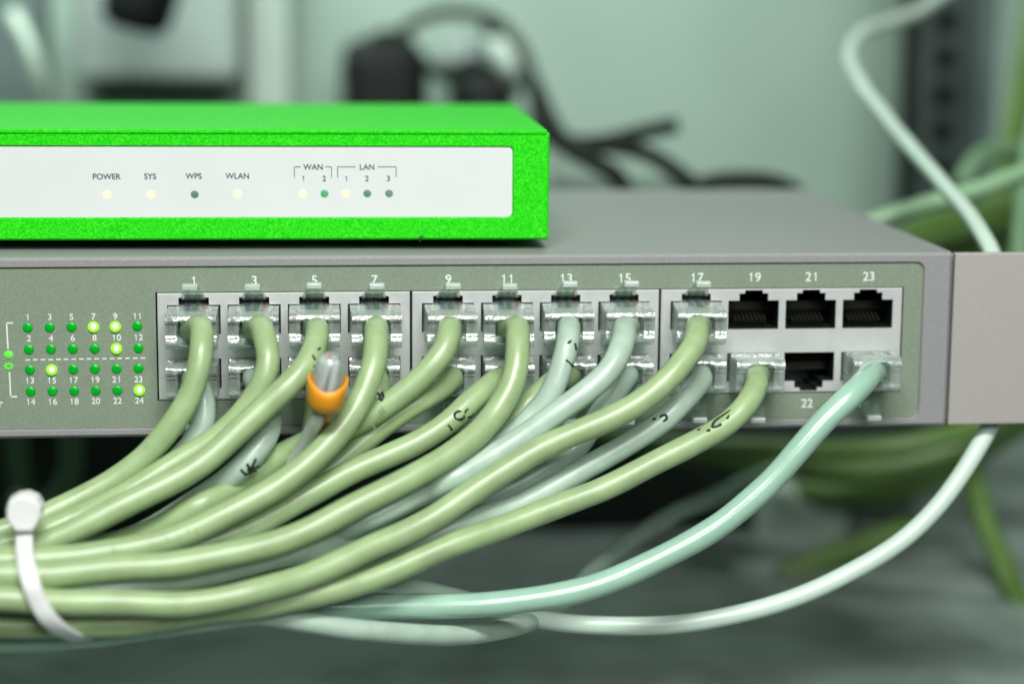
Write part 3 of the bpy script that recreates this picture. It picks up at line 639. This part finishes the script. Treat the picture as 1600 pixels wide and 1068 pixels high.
# rack post on the right, with its square holes
rp = thing('rack_post', 'dark steel rack post with a column of square holes, right of the wall', 'rack post', at(1480, 300, 400))
a = at(1428, 300, 400)[0]; b = at(1522, 300, 400)[0]; hx = at(1478, 100, 400)[0]
holes = []
for k in range(-9, 14):
    zc = at(1478, 92, 400)[2]+k*15.875; holes.append([(hx-4.7, zc-4.7), (hx+4.7, zc-4.7), (hx+4.7, zc+4.7), (hx-4.7, zc+4.7)])
holes = [h for h in holes if h[0][1] > -130 and h[2][1] < 240]
fr_ = [(a, -125), (b, -125), (b, 250), (a, 250)]
obj('post_face', *plate([fr_]+holes, [fr_]+holes, 400, 401, 403), M_post, rp)
MB().box((b, 396, -125), (b+7, 440, 250), .8).build('flange', M_postlight, rp)
MB().box((a, 425, -125), (b, 428, 250)).build('post_back', M_black, rp)
one('rack_post', 'dark grey post at the upper left edge above the router', 'rack post', pbox(-70, -200, 62, 420, 430, 460, 2), M_postlight)
one('network_cable', 'short pale cable bend in front of the dark post, upper left', 'cable', wires([(20,20,380),(45,70,372),(62,120,372),(70,165,380),(72,230,385)], 3.4), M_pale, True)
wb = one('wall_box', 'pale grey box on the wall behind the black plug, upper left', 'wall box', pbox(115, -220, 372, 128, 470, 520, 5), M_greybox)
one('cable_duct', 'pale upright cable duct on the wall between the grey box and black adapter', 'cable duct', pbox(392, -320, 448, 500, 500, 520, 2), M_palebox)
# black plug
bp = thing('power_plug', 'black rounded plug hanging in front of the grey wall box', 'plug', at(220, 0, 420))
c0, c1 = at(212, 32, 420), at(246, -120, 420); P = []; rr_ = []
for t, q in ((-.12, 3), (-.11, 9), (-.06, 12.6), (.0, 14.5), (.2, 15.5), (.6, 15.5), (1, 14)): P.append(c0+(c1-c0)*t); rr_.append(q)
MB().tube(P, rr_, 24).build('plug_body', M_black, bp, True)
MB().tube([c0+(c1-c0)*1, c0+(c1-c0)*3], 4, 12).build('cord', M_black, bp, True)
# adapters standing on the backdrop box behind the router
ad = thing('power_adapter', 'large black power adapter behind the router top', 'power adapter', at(595, 150, 465.0))
g = at(535, 60, 455.0); h = at(655, 60, 455.0); t_ = at(600, 62, 455.0)[2]
MB().box((g[0], 385, -22), (h[0], 490.0, t_), 9, 4).build('adapter_body', M_black, ad, True)
MB().box((g[0]+8, 449.3, t_-34), (h[0]-5, 451.0, t_-14), .3).build('label_plate', M_postlight, ad)
a2 = thing('power_adapter', 'small black power adapter beside a white plug, behind the router corner', 'power adapter', at(745, 150, 465.0))
g = at(705, 60, 455.0); h = at(775, 60, 455.0); MB().box((g[0], 380, -22), (h[0], 480.0, at(740, 112, 455.0)[2]), 6, 3).build('adapter_body', M_black, a2, True)
MB().box((g[0]-4, 460.0, at(690, 105, 465.0)[2]), (h[0]-2, 485.0, at(700, 55, 465.0)[2]), 4, 3).build('adapter_cap', M_greybox, a2, True)
wp = thing('power_plug', 'white plug leaning above the small black adapter', 'plug', at(795, 90, 435.0))
MB().tube([at(770, 55, 450.0), at(790, 75, 437.0), at(812, 105, 433.0), at(822, 125, 433.0)], [5, 8, 7, 4], 18).build('plug_body', M_palebox, wp, True)
MB().tube(catmull([at(820, 122, 433.0), at(842, 160, 425.0), at(850, 210, 415.0), at(846, 300, 410.0)], 4), 3, 12).build('cord', M_pale, wp, True)
dk = 'dark cables lying behind the switch'
for lab, pts, r in (('black cable arching over the top of the large black adapter', [(600,120,440),(632,48,440),(690,20,440),(745,24,440),(790,48,450),(810,140,455)], 2.8),
                    ('dark cable rising to a loose end above the switch top', [(835,130,330),(862,190,310),(890,222,290),(940,222,285),(1000,208,285),(1055,196,290)], 3.0),
                    ('dark cable bowing down towards the switch top', [(845,200,300),(890,232,285),(950,228,275),(1010,240,270),(1055,268,262),(1085,292,255),(1100,330,250)], 3.2),
                    ('short dark cable dropping just right of the router corner', [(848,180,290),(880,225,275),(925,252,262),(965,276,250),(985,310,245)], 3.4),
                    ('dark cable lying along the back edge of the switch', [(1070,300,250),(1110,283,245),(1170,279,245),(1215,284,245),(1250,300,245)], 2.6)):
    one('power_cable', lab, 'cable', wires(pts, r), M_black, True, dk)
for lab, pts, r in (('short dark cord looping in the tangle over the small adapter', [(640,150,440),(665,105,440),(700,120,440),(735,100,445),(770,115,445),(800,160,440)], 3.4),
                    ('dark cord hanging left of the large black adapter', [(560,160,430),(545,110,430),(575,70,430),(620,58,432),(660,100,432)], 3.6),
                    ('dark cord dropping right of the white plug', [(760,40,440),(800,60,430),(826,110,420),(835,160,410),(838,220,400)], 3.0)):
    one('power_cable', lab, 'cable', wires(pts, r), M_black, True, dk)
# greens on the right
gr = 'green cables behind the rack ear'
for lab, pts, r, m in (('light green cable slanting up right across the white cable', [(1300,372,130),(1372,342,128),(1440,320,128),(1520,298,130),(1610,264,135),(1700,230,140)], 2.6, M_fresh),
                       ('olive cable rising steeply at the right edge above the ear', [(1535,420,230),(1555,340,250),(1578,240,270),(1600,120,290),(1625,-40,310)], 5.0, M_olive),
                       ('bright green cable standing at the far right beside the ear', [(1592,420,120),(1596,350,130),(1604,270,140),(1620,180,160)], 3.0, M_leaf),
                       ('olive cable lying low just above the ear', [(1390,400,150),(1440,368,160),(1500,350,170),(1560,340,180),(1650,330,190)], 6.0, M_olive),
                       ('olive cable second from the bottom above the ear', [(1400,420,170),(1470,395,180),(1540,375,190),(1640,360,200)], 7.0, M_olive),
                       ('pale green cable bend right of the post', [(1500,290,250),(1530,245,255),(1570,232,260),(1640,245,265)], 3.2, M_leaf)):
    one('network_cable', lab, 'cable', wires(pts, r), m, True, gr)
gu = 'olive cables under the switch end'
for lab, pts, r, m in (('upper olive cable running level under the switch end', [(1620,600,170),(1540,660,165),(1440,690,160),(1320,702,165),(1200,700,175),(1040,690,200),(900,670,230)], 3.4, M_olive),
                       ('middle olive cable sagging under the switch end', [(1630,620,190),(1545,680,185),(1450,715,185),(1340,735,190),(1230,722,200),(1080,700,220),(900,660,240)], 5.0, M_olive),
                       ('lowest olive cable sagging under the switch end', [(1620,640,200),(1530,700,195),(1450,745,195),(1380,765,205),(1300,770,220),(1200,745,240),(1100,690,246)], 5.0, M_olive),
                       ('dark olive cable in front of the grey adapter', [(1160,925,190),(1240,895,190),(1330,858,195),(1430,820,200)], 4.5, M_olive),
                       ('olive cable slanting down at the lower right corner', [(1500,560,205),(1515,700,195),(1535,800,180),(1575,900,160),(1610,985,140),(1660,1100,110)], 4.0, M_olive)):
    one('network_cable', lab, 'cable', wires(pts, r), m, True, gu)
one('power_adapter', 'grey green adapter in the dark below the switch end', 'power adapter', pbox(1190, 752, 1335, 890, 225, 249, 6), M_palebox, True)
one('power_plug', 'pinkish grey plug low in the dark behind the teal cable', 'plug', MB().tube([at(1150, 905, 200), at(1165, 905, 195), at(1200, 900, 190), at(1214, 898, 188)], [5, 7.5, 7, 4], 18), M_greybox, True)
db = 'dim cables hanging under the left half of the switch'
for lab, pts in (('dim cable loop hanging left of the bundle', [(90,600,200),(112,700,195),(100,760,200),(60,800,205),(20,780,210)]),
                 ('dim cable hanging behind the first green patch cable', [(30,600,220),(28,720,220),(45,800,225)]),
                 ('dim cable hanging behind the zip tied bundle', [(385,600,210),(380,700,205),(360,780,210),(330,900,215)])):
    one('network_cable', lab, 'cable', wires(pts, 4), M_leaf, True, db)
print('objects', len(bpy.data.objects))
